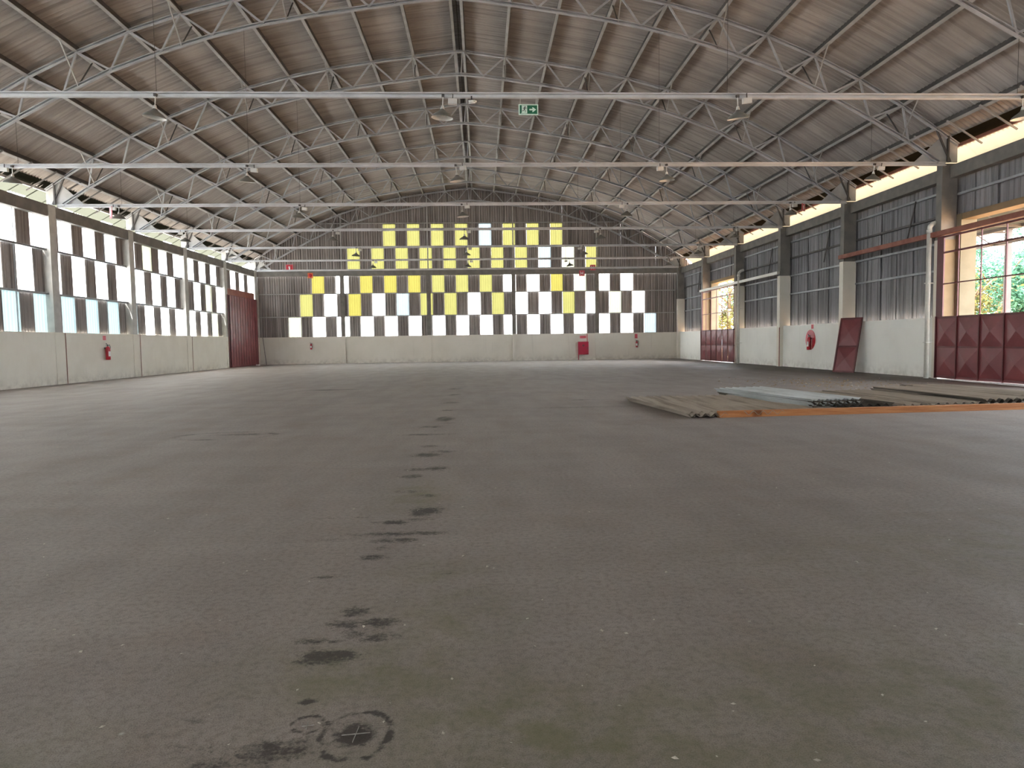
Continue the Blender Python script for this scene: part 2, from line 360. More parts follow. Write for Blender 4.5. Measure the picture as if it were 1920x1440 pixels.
# back wall
wb = MB().box((XL-.4, YF, -.05), (XR+.9, YF+.22, ZL)).build('wall_back', 'greycream')
tag(wb, 'back gable wall, low cream masonry under chequered corrugated cladding', kind='structure')
CELL = .915; RX0 = -14.65
ROWS = [(ZL, ZG1, {0:'pc',30:'pb',**{k:'pw' for k in range(2, 30, 2)}}),
        (ZG1, ZG2, dict(zip(range(1, 30, 2), ['py','pw','po','pw','pb','py','py','pw','py','pw','pw','py','pw','pc','pw']))),
        (ZG2, 6.66, dict(zip(range(2, 29, 2), ['po','pw','po','po','po','py','py','py','pw','pw','po','pc','pw','pw']))),
        (7.14, 8.83, dict(zip(range(5, 26, 2), ['py','py','py','py','py','py','py','py','pb','pc','py']))),
        (8.83, 10.58, dict(zip(range(8, 23, 2), ['py','py','py','py','pb','py','py','py']))),
        (10.58, 12.2, {}), (12.2, 13.6, {})]
for ri, (za, zb, lit) in enumerate(ROWS):
    for k in range(-3, 34):
        x = RX0+CELL*k; x1 = x+CELL+.02
        if x < XL-.7: continue
        top_z = min(arch(x), arch(x1))
        mat = lit.get(k, 'wallsheet')
        if za > max(arch(x), arch(x1))-.05: continue
        nm = 'cladding_sheet' if mat == 'wallsheet' else 'translucent_panel'
        if zb+.03 > top_z:           # cut to the arch
            n = 30; v = []; f = []
            for q in range(n+1):
                xx = CELL*1.05*q/n; yy = .031*math.cos(2*math.pi*xx/.183)
                v += [(xx, yy, 0), (xx, yy, max(.02, min(zb, arch(x+xx)+.06)-za))]
            m = MB().add(v, [(2*q, 2*q+2, 2*q+3, 2*q+1) for q in range(n)]).mesh(nm, mat, True)
        else: m = sheet_mesh(CELL+.04 if mat != 'wallsheet' else CELL, zb-za+.04, mat)
        put(nm, m, wb, (x, YF+.12-(.03 if mat != 'wallsheet' else 0), za-.02))
for z, h in ((ZG1, .07), (ZG2, .07), (8.83, .06), (10.62, .06)):
    hw = min(16.3, max(2, max(r for r in np.arange(1, 17, .1) if arch(X0+r) > z+.1)))
    MB().sweep([(X0-hw, YF-.02, z), (X0+hw-.4, YF-.02, z)], CH(.1, h)).build('girt', 'purlin', wb)
MB().box((XL-.2, YF-.12, 6.66), (XR+.3, YF+.05, 7.06)).build('wall_beam', 'darkconcrete', wb)
for x in (-10.5, -3.95, 2.58, 9.06):
    MB().box((x-.14, YF-.16, 0), (x+.14, YF+.02, ZL+.02)).build('column_base', 'greycream', wb)
    MB().box((x-.15, YF-.14, ZL+.02), (x+.15, YF+.02, 6.66)).build('column', 'darkconcrete', wb)
    MB().sweep([(x, YF-.05, 7.06), (x, YF-.05, arch(x)-.1)], CH(.09, .09), (0, 1, 0)).build('post', 'purlin', wb)

# front gable behind the camera, same pattern as the back
wf = MB().box((XL-.4, Y_START-.22, -.05), (XR+.9, Y_START, ZL)).build('wall_front', 'greycream')
tag(wf, 'front gable wall behind the viewpoint', kind='structure')
for ri, (za, zb, lit) in enumerate(ROWS):
    for k in range(-3, 34):
        x = RX0+CELL*k
        if za > max(arch(x), arch(x+CELL))-.05 or x < XL-.7: continue
        hb = min(zb, max(.1, min(arch(x), arch(x+CELL))))
        mat = 'pw' if k in lit and ri in (0, 3) and k % 4 < 2 else 'wallsheet'
        put('translucent_panel' if mat == 'pw' else 'cladding_sheet', sheet_mesh(CELL+.02, round(hb-za, 1)+.06, mat), wf, (x, Y_START-.1, za-.02))

# left wall
wl = MB().box((XL-.24, Y_START, -.05), (XL-.02, 45.6, ZL)).build('wall_left', 'cream')
tag(wl, 'left wall, cream masonry under chequered translucent panels between concrete columns', kind='structure')
LC = 6/7
for bi in range(-7, 4):
    yb = 28.0+6*bi
    for k in range(7):
        y = yb+.5+LC*k; g = 7*bi+k
        if y > 51.6 or y+LC < Y_START: continue
        for ri, (za, zb) in enumerate(((ZL, ZG1), (ZG1, ZG2), (ZG2, 6.7))):
            if bi == 3 and ri < 2: continue
            lit = (g % 2 == 0) == (ri != 1)
            mat = 'wallsheet'
            if lit: mat = 'pa' if ri == 0 and bi < 1 else 'pw'
            if lit and (bi, k, ri) in ((2, 4, 0), (2, 3, 1), (1, 1, 2)): mat = 'pc'
            m = sheet_mesh(LC+(.05 if lit else 0), zb-za+.04, mat)
            put('translucent_panel' if lit else 'cladding_sheet', m, wl, (XL-.30+(.03 if lit else 0), y, za-.02), (0, 0, math.pi/2))
    for z in (ZG1, ZG2):
        if bi == 3 and z == ZG1: continue
        MB().sweep([(XL-.2, yb-.5, z), (XL-.2, min(yb+5.7, 51.4), z)], CH(.1, .08)).build('girt', 'girt', wl)
    MB().box((XL-.28, yb-.05, ZB), (XL-.03, yb+5.52, ZT)).build('wall_beam', 'darkconcrete', wl)
    for y in (yb+.9, yb+2.75, yb+4.6):
        MB().bar((XL-.24, y+1.0, ZL), (XL-.24, y+1.0, ZB), .035).build('sag_rod', 'girt', wl) if bi in (-1, 0, 1, 2) and y == yb+2.75 else None
for y in YC+[51.75]:
    MB().box((XL-.38, y-.25, -.04), (XL, y+.22, ZL+.01)).build('column_base', 'cream', wl)
    MB().box((XL-.37, y-.24, ZL+.01), (XL-.005, y+(.21 if y < 50 else .6), ZT+.02)).build('column', 'concrete', wl)
    if y > 50: MB().box((XL-.6, y-.2, -.04), (XL-.02, y+.6, ZL+.01)).build('corner_pier', 'cream', wl)
    MB().box((XL-.01, y+.40, 0), (XL+.0, y+.43, ZL)).build('joint_strip', 'rustrail', wl)
MB().box((XL-.16, 45.9, 4.86), (XL-.06, 51.4, ZG2)).build('lintel', 'rustrail', wl)
# right wall
wr = MB().box((15.48, 22.0, -.05), (15.7, 40.1, ZL)).box((15.48, 46.1, -.05), (15.7, YF+.1, ZL)).box((15.48, Y_START, -.05), (15.7, 9.8, ZL)).build('wall_right', 'white')
tag(wr, 'right wall, white masonry under dark corrugated sheets with cream-footed concrete columns', kind='structure')
for bi, yb in enumerate([22.25+6*i for i in range(-6, 5)]):
    gate = abs(yb-16.25) < .1 or abs(yb-40.25) < .1 or abs(yb-10.25) < .1
    tiers = ((5.42, 6.66),) if gate else ((ZL-.02, 3.68), (3.68, 5.5), (5.5, 6.66))
    for za, zb in tiers:
        for k in range(6):
            m = sheet_mesh(1.1, zb-za+.05, 'rwallsheet')
            put('cladding_sheet', m, wr, (15.95+(.012 if k % 2 else 0), min(yb+k*.99, 51.2), za-.02), (0, 0, math.pi/2))
    for z in ((6.1,) if gate else (3.68, 4.6, 5.5, 6.3)):
        MB().sweep([(15.86, yb-.3, z), (15.86, yb+5.6, z)], CH(.1, .07)).build('girt', 'girt' if z != 5.5 else 'darksteel', wr)
    MB().box((15.56, yb-.1, 6.62), (15.84, yb+5.62, 7.02)).build('wall_beam', 'darkconcrete', wr)
    MB().sweep([(15.9, yb-.3, 7.06), (15.9, yb+5.8, 7.06)], CH(.22, .1)).build('eave_beam', 'darksteel', wr)
    if not gate:
        MB().bar((15.8, yb+2.2, 4.9), (15.8, yb+1.7, 6.3), .04).build('brace', 'darksteel', wr)
    if gate:
        MB().box((15.84, yb-.2, 5.24), (16.32, yb+5.75, 5.44)).build('lintel', 'tan', wr)
        for yy in (yb-.3, yb+5.38):
            MB().box((15.82, yy, -.05), (16.35, yy+.42, 5.44)).build('jamb', 'beige', wr)
for y in [v+.25 for v in YC]+[51.85]:
    MB().box((15.28, y-.15, -.04), (15.84, y+.15, 4.62)).build('column_base', 'cream', wr)
    MB().box((15.30, y-.14, 4.62), (15.82, y+.14, 7.1)).build('column', 'darkconcrete', wr)
for y in (22.0, 46.0):
    MB().box((15.29, y-.17, 2.0), (15.83, y-.145, 4.62)).build('tan_lit_face', 'tan', wr)  # tan slab over the cream column face, outside light put into its colour
for y in (28.0, 34.0):
    MB().box((15.27, y-.16, 0), (15.30, y-.12, 2.0)).build('joint_strip', 'rustrail', wr)

# ------------------------------------------------------------------ ceiling: roof sheets, purlins
SW = 1.056; NP = TOP+[(16.62, 7.62)]
ridge = MB().prism([(-.3, 13.38), (0, 13.43), (.3, 13.38), (.3, 13.41), (0, 13.46), (-.3, 13.41)], 1, Y_START, YF+.3)
ridge.v = [(a+X0, b, c) for a, b, c in ridge.v]
ceil = ridge.build('ceiling', 'darksheet')
tag(ceil, 'arched roof of brown-grey corrugated fibre-cement sheets on steel purlins', kind='structure')
def roof_piece(side, i, n=36):
    (a, za), (b, zb) = NP[i], NP[i+1]; sl = Vector((b-a, zb-za)).normalized(); nrm = Vector((-sl.y, sl.x))
    if nrm.y < 0: nrm = -nrm
    pa = Vector((a, za))-sl*.04+nrm*.30; pb = Vector((b, zb))+sl*.10+nrm*.27
    if i == 0: pa = Vector((.02, 13.40))
    v = []
    for k in range(n+1):
        y = SW*k/n*1.04; o = nrm*(.037*math.cos(2*math.pi*y/.176))
        for q in (pa, pb): v.append((X0+side*(q.x+o.x), y, q.y+o.y))
    return v, [(2*k, 2*k+2, 2*k+3, 2*k+1) for k in range(n)]
cells = []
for side in (-1, 1):
    for i in range(len(NP)-1):
        for j in range(int((YF+.3-Y_START)/SW)+1):
            y = Y_START+j*SW; c = Vector((X0+side*(NP[i][0]+NP[i+1][0])/2, y+.5, NP[i][1]))
            d = c-Vector((0, 0, CAM_H)); z = d.dot(fw); px = d.dot(r2)/z*F_PX if z > 0 else 9e9; py = d.dot(u2)/z*F_PX if z > 0 else 9e9
            cells.append((d.length if (z > 0 and abs(px) < 985 and abs(py) < 745) else 1e6+y, side, i, y))
cells.sort()
rm = {}
for d, side, i, y in cells[:300]:
    if (side, i) not in rm: v, f = roof_piece(side, i, 30); rm[side, i] = MB().add(v, f).mesh('roof_sheet', 'roofsheet', True)
    put('roof_sheet', rm[side, i], ceil, (0, y, 0))
rest = MB(); rv = []
for d, side, i, y in cells[300:]:
    v, f = roof_piece(side, i, 24); rest.add([(a, b+y, c) for a, b, c in v], f); rv += [random.random()]*len(v)
rm_ = rest.mesh('roof_sheeting', 'roofsheet', True)
rm_.attributes.new('rnd', 'FLOAT', 'POINT').data.foreach_set('value', np.array(rv[:len(rm_.vertices)], 'f4'))
ro = put('roof_sheeting', rm_, ceil); ro['kind'] = 'stuff'
for side in (-1, 1):
    for i, (a, za) in enumerate(TOP):
        slope = math.atan2(TOP[min(i+1, 10)][1]-TOP[max(i-1, 0)][1], TOP[min(i+1, 10)][0]-TOP[max(i-1, 0)][0])
        upv = (-side*math.sin(slope), 0, math.cos(slope)); off = .15
        p = (X0+side*a+upv[0]*off, za+upv[2]*off)
        MB().sweep([(p[0], Y_START, p[1]), (p[0], YF, p[1])], CH(.09*side, .24, .014), upv).build('purlin', 'darksteel', ceil)  # web coloured dark to imitate the shade band along the purlin
        q = (p[0]-upv[0]*.125, p[1]-upv[2]*.125)
        MB().sweep([(q[0], Y_START, q[1]), (q[0], YF, q[1])], [(-.05, -.012), (.05, -.012), (.05, .012), (-.05, .012)], upv).build('purlin_flange', 'purlin', ceil)
    MB().bar((X0+side*16.62, Y_START, 7.74), (X0+side*16.62, YF, 7.74), .07, .1).build('eave_purlin', 'rustrail' if side > 0 else 'purlin', ceil)
    for yc in YC:
        for q in (.9, 2.4, 3.9, 5.3):
            if yc < 8: continue
            MB().bar((X0+side*15.5, yc+q, 8.22), (X0+side*16.68, yc+q, 7.52), .045).build('eave_rafter', 'darksteel' if side < 0 else 'purlin', ceil)
# eave sheets (overhang seen between beam and roof)
for j in range(63):
    y = Y_START+j*SW
    v = []; n = 12
    ln = .60+.06*((j*7) % 3)
    for k in range(n+1):
        yy = SW*1.05*k/n; o = .02*math.cos(2*math.pi*yy/.176)+.012*(j % 2); v += [(X0-16.38, yy, 8.03+o), (X0-16.72-ln, yy, 7.79-.5*ln+o)]
    MB().add(v, [(2*k, 2*k+2, 2*k+3, 2*k+1) for k in range(n)]).build('eave_sheet', 'eaveL', ceil, True, (0, y, 0))
for j in range(11):
    y = Y_START+j*6.04
    prof = [(16.38, 8.03), (16.9, 7.72), (17.2, 7.45), (17.35, 7.1), (17.35, 6.7)]
    MB().add([(X0+a, yy, z) for yy in (0, 6.05) for a, z in prof], [(k, k+1, k+6, k+5) for k in range(4)]).build('eave_sheet', 'eaveR', ceil, True, (0, y, 0))

# ------------------------------------------------------------------ trusses
def make_truss():
    t = thing('arch_truss', (X0, 0, 0), 'x', 'truss', 'arch trusses carrying the roof')
    P = lambda r, z, s: (s*r, 0, z)
    top = [P(a, z, -1) for a, z in reversed(TOP+[(16.4, 7.68)])]+[P(a, z, 1) for a, z in TOP+[(16.4, 7.68)]]
    MB().sweep(top, CH(.09, .10)).build('top_chord', 'steel', t)
    bot = [P(15.75, 7.12, -1)]+[P(a, z, -1) for a, z in reversed(BOT)]+[(0, 0, 12.20)]+[P(a, z, 1) for a, z in BOT]+[P(15.75, 7.12, 1)]
    MB().sweep(bot, CH(.10, .11)).build('bottom_chord', 'steel', t)
    MB().sweep([(-16.0, 0, 7.06), (16.0, 0, 7.06)], CH(.08, .12, .014)).build('tie_beam', 'tie', t)
    for s in (-1, 1):
        for i in range(10):
            MB().bar(P(*TOP[i], s), P(*BOT[i], s), .05, .055).build('web_brace', 'steel', t)
            MB().bar(P(*BOT[i], s), P(*TOP[i+1], s), .05, .055).build('web_brace', 'steel', t)
        MB().bar(P(*TOP[10], s), P(16.15, 7.12, s), .05).build('web_brace', 'darksteel', t)
        MB().bar((s*.12, 0, 13.05), (s*.05, 0, 12.2), .05).build('web_brace', 'steel', t)
        for i in (1, 3, 5, 7, 9):
            a, z = TOP[i]; zb = np.interp(a, [b[0] for b in BOT], [b[1] for b in BOT])
            for yy in (-.85, .85):
                MB().bar((s*a, yy, z+.02), (s*a, 0, zb), .03).build('fly_brace', 'purlin' if yy < 0 else 'darksteel', t)  # far braces coloured dark for the shadow they stand in
        for a in (6.5, 13.5):
            zb = np.interp(a, [b[0] for b in BOT], [b[1] for b in BOT])
            MB().bar((s*a, .03, 7.1), (s*a, .03, zb), .008).build('hanger_rod', 'darksteel', t)
        g = [(s*14.95, 7.12), (s*15.95, 8.02), (s*16.42, 7.7), (s*16.42, 7.12)]
        MB().prism(g, 1, .05, .075).build('gusset_plate', 'plate', t)
        MB().bar((s*16.05, -.02, 7.1), (s*16.05, -.02, 7.95), .06).build('web_brace', 'darksteel', t)
    return t
truss = make_truss()
TY = [15.75, 21.75, 27.75, 33.75, 39.75, 45.75]
for i, y in enumerate(TY+[51.6]):
    t = truss if i == 0 else copy_tree(truss)
    t.location = (X0, y, 0)
    if i == 6: t['label'] = 'steel arch truss against the back gable wall'
    else: t['label'] = f'grey lattice steel arch truss, {ORD[i]} of those whose tie beam carries lamps'

# ------------------------------------------------------------------ lamps
def make_lamp():
    t = thing('pendant_lamp', (0, 0, 0), 'x', 'lamp', 'bell pendant lamps under the tie beams')
    MB().tube([(0, 0, .08), (0, 0, -.17)], .013, 8).build('stem', 'ballast', t)
    MB().lathe([(.0, -.155), (.03, -.16), (.036, -.2), (.05, -.235), (.0, -.236)], 12).build('socket', 'ballast', t, True)
    sh = MB().lathe([(.035, -.225), (.05, -.245), (.075, -.28), (.12, -.315), (.175, -.345), (.225, -.385), (.25, -.43), (.253, -.432), (.248, -.425), (.222, -.379), (.17, -.338), (.115, -.306), (.07, -.27), (.03, -.24)], 28).build('shade', 'lampgrey', t, True)
    MB().lathe([(.247, -.427), (.219, -.383), (.168, -.342), (.114, -.311), (.068, -.276), (.02, -.25)], 28).build('reflector', 'enamel', t, True)
    MB().lathe([(.0, -.25), (.03, -.26), (.05, -.30), (.058, -.335), (.045, -.37), (.0, -.385)], 14).build('bulb', 'bulb', t, True)
    MB().box((-.03, -.045, .03), (.03, .045, .09)).build('clamp', 'darksteel', t)
    return t
def make_ballast(sgn):
    b = MB().box((-.1, -.055, -.065), (.1, .055, .055)).mesh('ballast_box', 'ballast')
    return b
lamp0 = make_lamp(); used = False; bal = make_ballast(1)
strap = MB().bar((0, 0, -.06), (0, 0, .1), .02).mesh('strap', 'darksteel')
LX = [-14.25, -7.15, -.72, 6.07, 12.87]
POSN = ['beside the left wall', 'left of the middle', 'in the middle', 'right of the middle', 'beside the right wall']
for i, y in enumerate(TY):
    for j, x in enumerate(LX):
        if i == 0 and j == 0: continue
        t = lamp0 if not used else copy_tree(lamp0); used = True
        t.location = (x+random.uniform(-.05, .05), y-.06, 6.97)
        t.rotation_euler = (math.radians(random.uniform(2, 9)), math.radians(random.uniform(-9, 9)), random.uniform(-.3, .3))
        if (i, j) == (0, 1): t.rotation_euler = (math.radians(3), math.radians(7), 0)
        if (i, j) == (0, 2): t.rotation_euler = (math.radians(3), math.radians(4), 0)
        if (i, j) == (0, 3): t.rotation_euler = (math.radians(10), math.radians(-6), 0)
        t['label'] = f'grey bell pendant lamp {POSN[j]} on the {ORD[i]} lamp-bearing tie beam'
        if (i, j) != (0, 1):
            sgn = 1 if (i*3+j) % 3 else -1
            if i == 0: sgn = 1
            b = put('ballast_box', bal, t, (sgn*.22, 0, -.05)); put('strap', strap, b, (0, 0, .06))

# ------------------------------------------------------------------ gates
def pyramid_mesh(wd, ht, dep, mat):
    """pressed diamond panel in the YZ plane facing -X"""
    return MB().add([(0, 0, 0), (0, wd, 0), (0, wd, ht), (0, 0, ht), (-dep, wd/2, ht*.5)], [(0, 1, 4), (1, 2, 4), (2, 3, 4), (3, 0, 4), (0, 3, 2, 1)]).mesh('panel', mat)
def grid_gate(name, y0, y1, n, label, dep, rail):
    g = MB().box((15.20, y0, .04), (15.25, y1, .12)).box((15.20, y0, 2.0), (15.25, y1, 2.07)).box((15.20, y0, 1.04), (15.25, y1, 1.09)).build(name, 'redframe')
    tag(g, label, kind='structure')
    st = (y1-y0)/n; pm = pyramid_mesh(st-.02, .93, dep, 'red')
    for k in range(n):
        for z in (.115, 1.08): put('panel', pm, g, (15.215, y0+k*st+.01, z))
    for k in range(n+1):
        y = y0+k*st; MB().box((15.17, y-.02, .03), (15.21, y+.02, 2.08)).build('stile', 'redframe', g)
        MB().box((15.19, y-.016, 2.07), (15.22, y+.016, 4.70)).build('bar', 'redframe', g)
    MB().box((15.18, y1-.32, 2.07), (15.22, y1-.02, 4.70)).build('end_stile', 'redframe', g)
    for z, h in ((3.13, .035), (4.15, .06), (4.66, .06)):
        MB().box((15.185, y0, z-h/2), (15.225, y1, z+h/2)).build('crossbar', 'redframe', g)
    return g
g1 = grid_gate('door_1', 15.97, 21.85, 6, 'wide oxide-red sliding gate with diamond panels and open bar grid', .07, 0)
MB().box((15.11, 15.3, 4.72), (15.25, 27.95, 4.88)).build('track', 'rustrail', g1)
MB().prism([(14.78, 15.3), (15.12, 15.3), (15.16, 20.9), (15.12, 21.0)], 2, .0, .035).build('white_strip', 'signwhite', g1)  # tapering white strip on the floor in front of the gate
g2 = grid_gate('door_2', 39.88, 45.9, 6, 'far oxide-red sliding gate with diamond panels and open bar grid', .05, 0)
MB().box((15.11, 33.8, 4.70), (15.25, 46.0, 4.84)).build('track', 'pvc', g2)
# solid gate on the left
g3 = MB().box((XL+.02, 45.8, .0), (XL+.05, 51.7, 4.9)).build('door_3', 'redframe'); tag(g3, 'solid dark red sheet-metal gate in the far left corner', kind='structure')
for k in range(11):
    y = 45.98+k*.5; wv = [(.03*math.sin(q*1.3+k*2.1)*(.6 if 4 < q < 8 else .15)) for q in range(13)]
    v = []; 
    for q in range(13):
        z = .05+4.8*q/12
        v += [(XL+.10, y+.02, z), (XL+.13+wv[q], y+.17, z), (XL+.13+wv[q]*.7, y+.35, z), (XL+.10, y+.48, z)]
    MB().add(v, [(4*q+c, 4*q+c+1, 4*q+c+5, 4*q+c+4) for q in range(12) for c in range(3)]).build('panel', 'red', g3, True)
for z in (.05, 2.9, 4.82):
    MB().box((XL+.05, 45.98, z-.04), (XL+.11, 51.48, z+.04)).build('rail', 'redframe', g3)
# leaning gate leaf
lf = thing('gate_leaf', (14.55, 27.2, 0), 'dented dark red metal gate leaf leaning on the white wall and column', 'gate leaf')
lean = MB(); H = 2.28; W = .98; T = .05
fr = [((0, 0), (W, .07)), ((0, H-.07), (W, H)), ((0, .0), (.06, H)), ((W-.06, 0), (W, H)), ((0, 1.05), (W, 1.12))]
for (a, b), (c, d) in fr: lean.box((a, -T/2, b), (c, T/2, d))
def lm(o):   # lean back toward +X and turn
    o.rotation_euler = (math.radians(-12), 0, math.radians(-66)); return o
for nm, mb_, mt in (('frame', lean, 'redframe'),): lm(mb_.build(nm, mt, lf))
for z0, z1 in ((.07, 1.05), (1.12, H-.07)):
    lm(MB().add([(.06, 0, z0), (W-.06, 0, z0), (W-.06, 0, z1), (.06, 0, z1), (W/2, -.05, (z0+z1)/2)], [(0, 1, 4), (1, 2, 4), (2, 3, 4), (3, 0, 4), (3, 2, 1, 0)]).build('panel', 'red', lf))

# drain pipes
for nm, y, zt, lb in (('drainpipe', 22.18, 5.0, 'grey-white plastic drainpipe beside the near red gate'), ('drainpipe', 38.95, 5.2, 'grey-white plastic drainpipe beside the far red gate')):
    t = thing(nm, (15.12, y, 0), lb, 'pipe')
    MB().tube([(0, 0, 0), (0, 0, zt)], .075, 14).build('pipe', 'pvc', t, True)
    MB().tube([(0, 0, zt), (.02, 0, zt+.1), (.12, -.0, zt+.2), (.3, 0, zt+.26)], .075, 14).build('elbow', 'pvc', t, True)
    MB().lathe([(.075, zt-.12), (.088, zt-.12), (.088, zt), (.075, zt)], 14).build('coupling', 'pvc', t, True)
    for z in (1.2, 3.2): MB().box((-.085, -.085, z), (.2, .085, z+.03)).build('bracket', 'pvc', t)

# ------------------------------------------------------------------ signs
def flat_sign(name, loc, wd, ht, label, rz=0, sym='ext', border='signpink', hang=0.):
    t = thing(name, loc, label, 'sign', None, rz)
    MB().box((-wd/2, 0, -ht/2), (wd/2, .012, ht/2)).build('border', border, t)
    MB().box((-wd/2+.03, -.004, -ht/2+.03), (wd/2-.03, .001, ht/2-.03)).build('face', 'signred', t)
    s = min(wd, ht)*.32
    m = MB()
    if sym == 'H':
        for a, b, c, d in ((-.8, -1, -.4, 1), (.4, -1, .8, 1), (-.4, -.2, .4, .2)): m.box((a*s, -.008, b*s), (c*s, -.003, d*s))
    else:
        for a, b, c, d in ((-.28, -1, .28, .35), (-.12, .35, .12, .6), (-.4, .55, .3, .75), (-.5, .1, -.42, .6)): m.box((a*s, -.008, b*s), (c*s, -.003, d*s))
    m.build('symbol', 'signwhite', t)
    if hang:
        for x in (-wd*.35, wd*.35): MB().bar((x, .006, ht/2), (x, .006, ht/2+hang), .008).build('hanger', 'darksteel', t)
    return t
flat_sign('hydrant_sign', (8.72, YF-.2, 7.12), .42, .42, 'red H hydrant sign above the beam on the back wall column', 0, 'H')
flat_sign('hydrant_sign', (7.88, YF-.14, 6.70), .42, .42, 'red H hydrant sign on the beam above the red cabinet', 0, 'H')
flat_sign('extinguisher_sign', (-14.4, YF-.1, 7.3), .52, .52, 'square red extinguisher sign high on the back wall near the left corner')
flat_sign('extinguisher_sign', (-14.6, 27.75, 6.80), .34, .44, 'red extinguisher sign hanging from the tie beam by the left wall', math.radians(-48), 'ext', 'signpink', .02)
flat_sign('extinguisher_sign', (13.5, 27.75, 6.86), .30, .30, 'red extinguisher sign hanging from the tie beam by the right wall', math.radians(40), 'ext', 'signpink', .02)
al = thing('alarm_siren', (-12.85, YF-.14, 6.72), 'round orange-red alarm siren on the back wall beam', 'siren')
MB().box((-.2, 0, -.2), (.2, .02, .2)).build('back_plate', 'orange', al)
ds = MB().lathe([(0, .07), (.07, .065), (.12, .04), (.13, 0)], 20).build('horn', 'signred', al, True); ds.rotation_euler = (math.pi/2, 0, 0)
# exit sign
ex = thing('exit_sign', (1.175, 15.68, 6.72), 'green exit sign with running figure and right arrow hanging from a tie beam', 'sign', None, math.radians(2))
MB().box((-.225, -.008, -.12), (.225, .008, .12)).build('frame', 'mint', ex)
MB().box((-.20, -.012, -.095), (.20, -.007, .095)).build('face', 'green', ex)
Y1, Y2 = -.016, -.011
MB().box((-.155, Y1, -.09), (-.03, Y2, .09)).build('door_symbol', 'mint', ex)
MB().prism([(.02, -.018), (.095, -.018), (.085, -.055), (.105, -.055), (.175, .0), (.105, .05), (.085, .05), (.095, .016), (.02, .016)], 1, Y1, Y2).build('arrow', 'mint', ex)
mn = MB(); y1, y2 = -.019, -.015
def limb(m, a, b, wd):
    a, b = Vector(a), Vector(b); d = (b-a).normalized(); n = Vector((-d.y, d.x))*wd/2
    m.prism([tuple(a+n), tuple(b+n), tuple(b-n), tuple(a-n)], 1, y1, y2)
mn.prism([(-.078+.012*math.cos(k*math.pi/4), .062+.012*math.sin(k*math.pi/4)) for k in range(8)], 1, y1, y2)
for a, b, wd in (((-.082, .05), (-.095, .0), .022), ((-.085, .042), (-.06, .022), .008), ((-.06, .022), (-.045, .038), .008), ((-.088, .042), (-.115, .03), .008), ((-.115, .03), (-.122, .008), .008),
                 ((-.093, .0), (-.07, -.03), .011), ((-.07, -.03), (-.078, -.068), .010), ((-.096, .0), (-.115, -.028), .011), ((-.115, -.028), (-.143, -.033), .010)): limb(mn, a, b, wd)
mn.build('running_figure', 'black', ex)
MB().prism([(-.175, -.09), (-.11, -.09), (-.125, -.05), (-.15, -.06)], 1, -.0175, -.0165).build('floor_symbol', 'mint', ex)
for x in (-.19, .17): MB().bar((x, 0, .115), (x+.01, 0, .30), .008).build('hanger', 'ballast', ex)
em = thing('emergency_light', (-.12, 15.68, 6.9), 'small white twin emergency spotlight beside the middle lamp on the nearest tie beam', 'lamp')
MB().tube([(-.07, 0, -.01), (.08, 0, .0)], .038, 10).build('body', 'enamel', em, True)
MB().lathe([(.0, 0), (.04, .0), (.05, .03), (.0, .03)], 10, (.07, 0, -.02)).build('lens', 'bulb', em, True)
MB().bar((0, 0, .03), (0, 0, .12), .03).build('bracket', 'darksteel', em)

# ------------------------------------------------------------------ fire extinguishers, hydrant cabinet
def extinguisher(loc, rz, label, s=1., disc=False):
    t = thing('fire_extinguisher', loc, label, 'extinguisher', None, rz); q = lambda *a: tuple(x*s for x in a)
    R = .09*s
    MB().lathe([(0, 0), (R*.92, 0), (R, .02*s), (R, .42*s), (R*.85, .48*s), (R*.45, .53*s), (.03*s, .54*s), (0, .54*s)], 20, (0, -.12*s, 0)).build('cylinder', 'extred', t, True)
    MB().lathe([(0, .53*s), (.025*s, .53*s), (.025*s, .60*s), (0, .60*s)], 10, (0, -.12*s, 0)).build('valve', 'darksteel', t)
    MB().bar(q(.02, -.12, .585), q(-.11, -.12, .66), .02*s).build('lever', 'black', t)
    MB().bar(q(.02, -.12, .57), q(-.10, -.12, .575), .02*s).build('handle', 'black', t)
    MB().tube([q(.02, -.12, .58), q(.11, -.13, .60), q(.17, -.13, .50), q(.15, -.13, .36), q(.11, -.13, .24)], .012*s, 8).build('hose', 'black', t, True)
    MB().lathe([(.0, .0), (.02*s, 0), (.012*s, .08*s), (0, .08*s)], 8, q(.105, -.13, .17)).build('nozzle', 'black', t)
    a = [(-.9+k*.3) for k in range(7)]
    MB().add([(R*1.01*math.sin(v), -.12*s-R*1.01*math.cos(v), z*s) for v in a for z in (.14, .34)], [(2*k, 2*k+2, 2*k+3, 2*k+1) for k in range(6)]).build('paper_label', 'signwhite', t)
    MB().box(q(-.03, -.05, .44), q(.03, .0, .5)).build('bracket', 'darksteel', t)
    return t
extinguisher((XL-.02, 31.0, .90), math.radians(90), 'red fire extinguisher on the cream left wall', 1.12)
e2 = extinguisher((15.48, 30.85, .88), math.radians(-90), 'red fire extinguisher in front of a red disc on the white right wall', 1.12)
MB().lathe([(0, .012), (.47, .012), (.47, 0), (0, 0)], 36).build('red_disc', 'signred', e2, False, (-.12, 0, .47), (math.pi/2, 0, 0))
extinguisher((12.15, YF, .92), 0, 'fire extinguisher with hose loop on the back wall right of the red cabinet', .9)
extinguisher((-12.97, YF, 1.12), 0, 'small dark fire extinguisher on the back wall near the left corner', .8)
def marker(loc, rz, wd, ht, label):
    t = thing('wall_marker', loc, label, 'sign', None, rz)
    MB().box((-wd/2, -.012, 0), (wd/2, 0, ht)).build('plate', 'signpink', t)
    for k in range(3): MB().box((-wd*.38, -.016, ht*(.12+.3*k)), (wd*.38, -.011, ht*(.24+.3*k))).build('text_line', 'signred', t)
